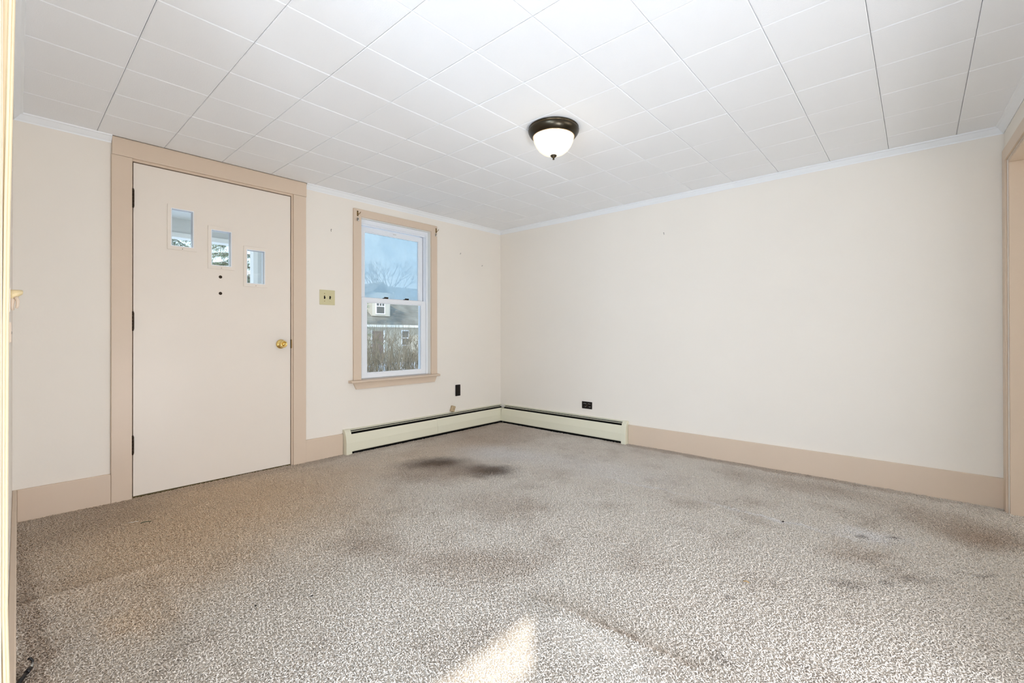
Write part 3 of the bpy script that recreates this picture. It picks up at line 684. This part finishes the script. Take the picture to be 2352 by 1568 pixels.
# ------------------------------------------------------------------ outside: porch
po = empty('porch', (-1.0, -3.0, 0), 'white and grey front porch seen through the door lights', 'porch')
boxpart('porch_ceiling', (-2.0, -.162, -4.6, -1.80, 2.10, 2.16), M['porch_grey'], po, 0)
boxpart('porch_beam', (-1.90, -1.80, -4.6, -1.80, 1.962, 2.10), M['porch_grey'], po, 0)
boxpart('beam_trim', (-1.915, -1.785, -4.6, -1.80, 1.918, 1.962), M['plain_white'], po, 0)
b = MB(); b.box(-1.89, -1.81, -1.905, -1.825, -.2, 1.918); part('post', b, M['porch_grey'], po)
for dims in ((-1.90, -1.80, -1.948, -1.905, -.2, 1.918), ):
    boxpart('post_trim', dims, M['plain_white'], po, 0)
boxpart('porch_deck', (-2.1, -.162, -4.6, -1.7, -.25, -.06), M['porch_grey'], po, 0)
q = MB(); q.prism([(-2.3, 2.10), (-.162, 2.165), (-.162, 2.85), (-2.3, 2.25)], 'y', -4.7, -1.7); part('porch_roof', q, M['porch_grey'], po)

# ground of snow
gv, gf = [], []
gx = np.linspace(-45, -2.2, 60); gy = np.linspace(-25, 45, 70)
for yv in gy:
    for xv in gx: gv.append((xv, yv, -.9 + .09*noise.noise(Vector((xv*.25, yv*.25, 0))) + .03*noise.noise(Vector((xv, yv, 2)))))
for j in range(69):
    for i in range(59): gf.append((j*60+i, j*60+i+1, (j+1)*60+i+1, (j+1)*60+i))
me = bpy.data.meshes.new('snow_ground'); me.from_pydata(gv, [], gf); me.materials.append(mat('snow', srgb(236,239,245), .8, var=.03, vscale=2))
tag(link('snow_ground', me), 'snow covered front yard beyond the shrubs', 'snow', None, 'structure')

# neighbour's house
roofm = mat('weathered shingles', srgb(126,124,114), .9, var=.28, vscale=1.2); siding = mat('greige clapboard', srgb(188,182,166), .8, var=.05)
ho = empty('house', (-26, 13, -.9), 'greige house with a dormer across the snowy yard', 'house')
boxpart('house_wall', (-31, -22.4, 6.5, 20.5, -1.0, 1.60), siding, ho, 0)
b = MB()
for k in range(14): b.prism([(-22.4, -.8+k*.17), (-22.375, -.8+k*.17), (-22.392, -.63+k*.17), (-22.4, -.63+k*.17)], 'y', 6.5, 20.5)
sd = part('siding', b, siding, ho); sd['kind'] = 'stuff'
b = MB(); b.prism([(-22.0, 1.55), (-22.0, 1.63), (-26.6, 4.66), (-31.4, 1.63), (-31.4, 1.55), (-26.6, 4.56)], 'y', 6.1, 20.9); part('roof', b, roofm, ho)
b = MB()
for k in range(26):
    d0 = k/26; xx0 = -22.0 - 4.6*d0; zz0 = 1.63 + 3.03*d0; xx1 = xx0-.177; zz1 = zz0+.1165
    b.prism([(xx0, zz0+.002), (xx0, zz0+.022), (xx1, zz1+.004), (xx1, zz1)], 'y', 6.1, 20.9)
sh = part('shingle_courses', b, roofm, ho); sh['kind'] = 'stuff'
boxpart('eave_trim', (-22.06, -21.96, 6.1, 20.9, 1.46, 1.62), mat('house trim', srgb(214,210,198), .7), ho, 0)
boxpart('frieze', (-22.39, -22.34, 6.5, 20.5, 1.32, 1.46), siding, ho, 0)
dm = boxpart('dormer', (-26.0, -22.75, 12.13, 13.45, 2.20, 3.75), mat('dormer siding', srgb(196,189,174), .8), ho, 0)
b = MB(); b.prism([(12.0, 3.72), (12.79, 4.35), (13.58, 3.72), (13.58, 3.80), (12.79, 4.45), (12.0, 3.80)], 'x', -26.4, -22.6); b.build('dormer_roof', roofm, dm)
def house_window(x, y0, y1, z0, z1, cross):
    w = boxpart('window', (x-.02, x+.05, y0-.07, y1+.07, z0-.07, z1+.07), M['vinyl'], ho, 0)
    for (za, zb) in ((z0, (z0+z1)/2-.03), ((z0+z1)/2+.03, z1)):
        b = MB(); b.box(x+.051, x+.056, y0, y1, za, zb); b.build('pane', mat('dark window glass', srgb(88,88,84), .15), w)
    if cross:
        for k in (1, 2):
            yy = y0+(y1-y0)*k/3; b = MB(); b.box(x+.056, x+.075, yy-.02, yy+.02, (z0+z1)/2, z1); b.build('muntin', M['vinyl'], w)
house_window(-22.75, 12.42, 12.98, 2.38, 3.30, True)
house_window(-22.4, 14.14, 14.62, .30, 1.22, False)
dr = boxpart('house_door', (-22.42, -22.33, 11.86, 12.68, -.85, 1.20), mat('faded red door', srgb(126,104,96), .6), ho, 0)
for dims in ((-22.42, -22.31, 11.76, 11.86, -.85, 1.28), (-22.42, -22.31, 12.68, 12.78, -.85, 1.28)):
    b = MB(); b.box(*dims); b.build('door_trim', M['plain_white'], dr, 0, TR(Vector((0,0,0))) )
for o in dr.children: o.location = (0, 0, 0)

# bare shrubs in a row outside the window
bark = mat('grey-brown twigs', srgb(134,124,104), .85, var=.2, vscale=8)
def shrub_mesh(seed, stems=50):
    rng = random.Random(seed); b = MB()
    for _ in range(stems):
        bx, by = rng.gauss(0, .22), rng.gauss(0, .30); h = rng.uniform(1.3, 2.35); ln = (rng.gauss(0, .22), rng.gauss(0, .28))
        pts = [(bx+ln[0]*t+rng.gauss(0, .02), by+ln[1]*t+rng.gauss(0, .02), h*t) for t in (0, .25, .5, .75, 1)]
        b.tube(pts, [.012, .010, .008, .005, .002], 4, caps=False)
        for _k in range(11):
            i = rng.choice((1, 2, 2, 3, 3)); p = Vector(pts[i]); d = Vector((rng.gauss(0, .5), rng.gauss(0, .5), rng.uniform(.5, 1.3))).normalized()*rng.uniform(.2, .55)
            p1 = p + d*.5 + Vector((rng.gauss(0, .03), rng.gauss(0, .03), 0)); p2 = p + d
            b.tube([p, p1, p2], [.005, .0035, .0015], 3, caps=False)
    return b.mesh('shrub', bark)
for k in range(9):
    o = link('shrub', shrub_mesh(40+k)); o.location = (-6.4 - 1.5*(k % 2), 1.2 + .62*k, -.92)
    tag(o, 'bare twiggy shrub in the row outside the sash window', 'shrub', 'bare shrubs outside the sash window')

# evergreens seen through the door lights
nee = mat('blue-green needles', srgb(132,142,116), .7, var=.35, vscale=3); trunkm = mat('tree bark', srgb(110,92,76), .9)
def conifer(x, y, h, rad, seed, label):
    rng = random.Random(seed); t = empty('evergreen_tree', (x, y, -.9), label, 'tree')
    b = MB(); b.tube([(0, 0, 0), (.03, .02, h*.5), (0, 0, h)], [.17, .10, .02], 8); b.build('trunk', trunkm, t)
    V, Fc = [], []; br = MB()
    z = .8
    while z < h-.2:
        R_ = rad*(1-(z/h)**1.3)+.15; nb = 7
        for k in range(nb):
            a = 2*math.pi*(k+rng.random())/nb; dirv = Vector((math.cos(a), math.sin(a), 0)); L_ = R_*rng.uniform(.75, 1.1)
            tip = dirv*L_ + Vector((0, 0, z - .18*L_ + rng.uniform(-.1, .15))); st = Vector((0, 0, z)); mid = (st+tip)/2 + Vector((0, 0, .06*L_))
            br.tube([st, mid, tip], [.022, .013, .004], 3, caps=False)
            for q in range(int(26*L_)+4):
                u = rng.uniform(.25, 1.02); p = st*(1-u)**2 + mid*2*u*(1-u) + tip*u*u
                side = dirv.cross(Vector((0,0,1)))*rng.choice((-1, 1)); tw = (side*rng.uniform(.1, .42)*L_*(1.1-u) + dirv*rng.uniform(.05, .25) + Vector((0, 0, rng.uniform(-.16, .05))))
                for s_ in range(9):
                    c = p + tw*(s_/8) ; d = (tw.normalized()*.5 + Vector((rng.gauss(0, .5), rng.gauss(0, .5), rng.gauss(0, .5)))).normalized()*rng.uniform(.05, .10)
                    w = d.cross(Vector((rng.random(), rng.random(), rng.random()))).normalized()*.010
                    i = len(V); V += [c-w, c+w, c+d]; Fc.append((i, i+1, i+2))
        z += rng.uniform(.28, .42)
    br.build('branches', trunkm, t)
    me = bpy.data.meshes.new('needles'); me.from_pydata([tuple(v) for v in V], [], Fc); me.materials.append(nee)
    nd = link('needles', me, t); nd['kind'] = 'stuff'
conifer(-10.6, -1.1, 7.6, 1.75, 3, 'loose evergreen behind the porch beam in the highest door light')
conifer(-13.6, 1.5, 8.4, 2.1, 5, 'dense evergreen filling the middle door light')
conifer(-16.3, 6.0, 12.4, 2.2, 8, 'tall evergreen casting its shade on the greige house')
# bare tree behind the house
rng = random.Random(11); b = MB()
def limb(p, d, L_, r, depth):
    q = p + d*L_; b.tube([p, (p+q)/2 + Vector((rng.gauss(0, .04*L_), rng.gauss(0, .04*L_), 0)), q], [r, r*.8, r*.6], 5 if depth < 2 else 3, caps=False)
    if depth < 5:
        for _ in range(3): limb(q, (d + Vector((rng.gauss(0, .42), rng.gauss(0, .42), rng.uniform(-.05, .35)))).normalized(), L_*rng.uniform(.62, .85), r*.58, depth+1)
limb(Vector((-33, 20.4, -1)), Vector((0, .05, 1)).normalized(), 2.9, .16, 0)
one('bare_tree', b, trunkm, 'leafless tree standing behind the roof of the greige house', 'tree')
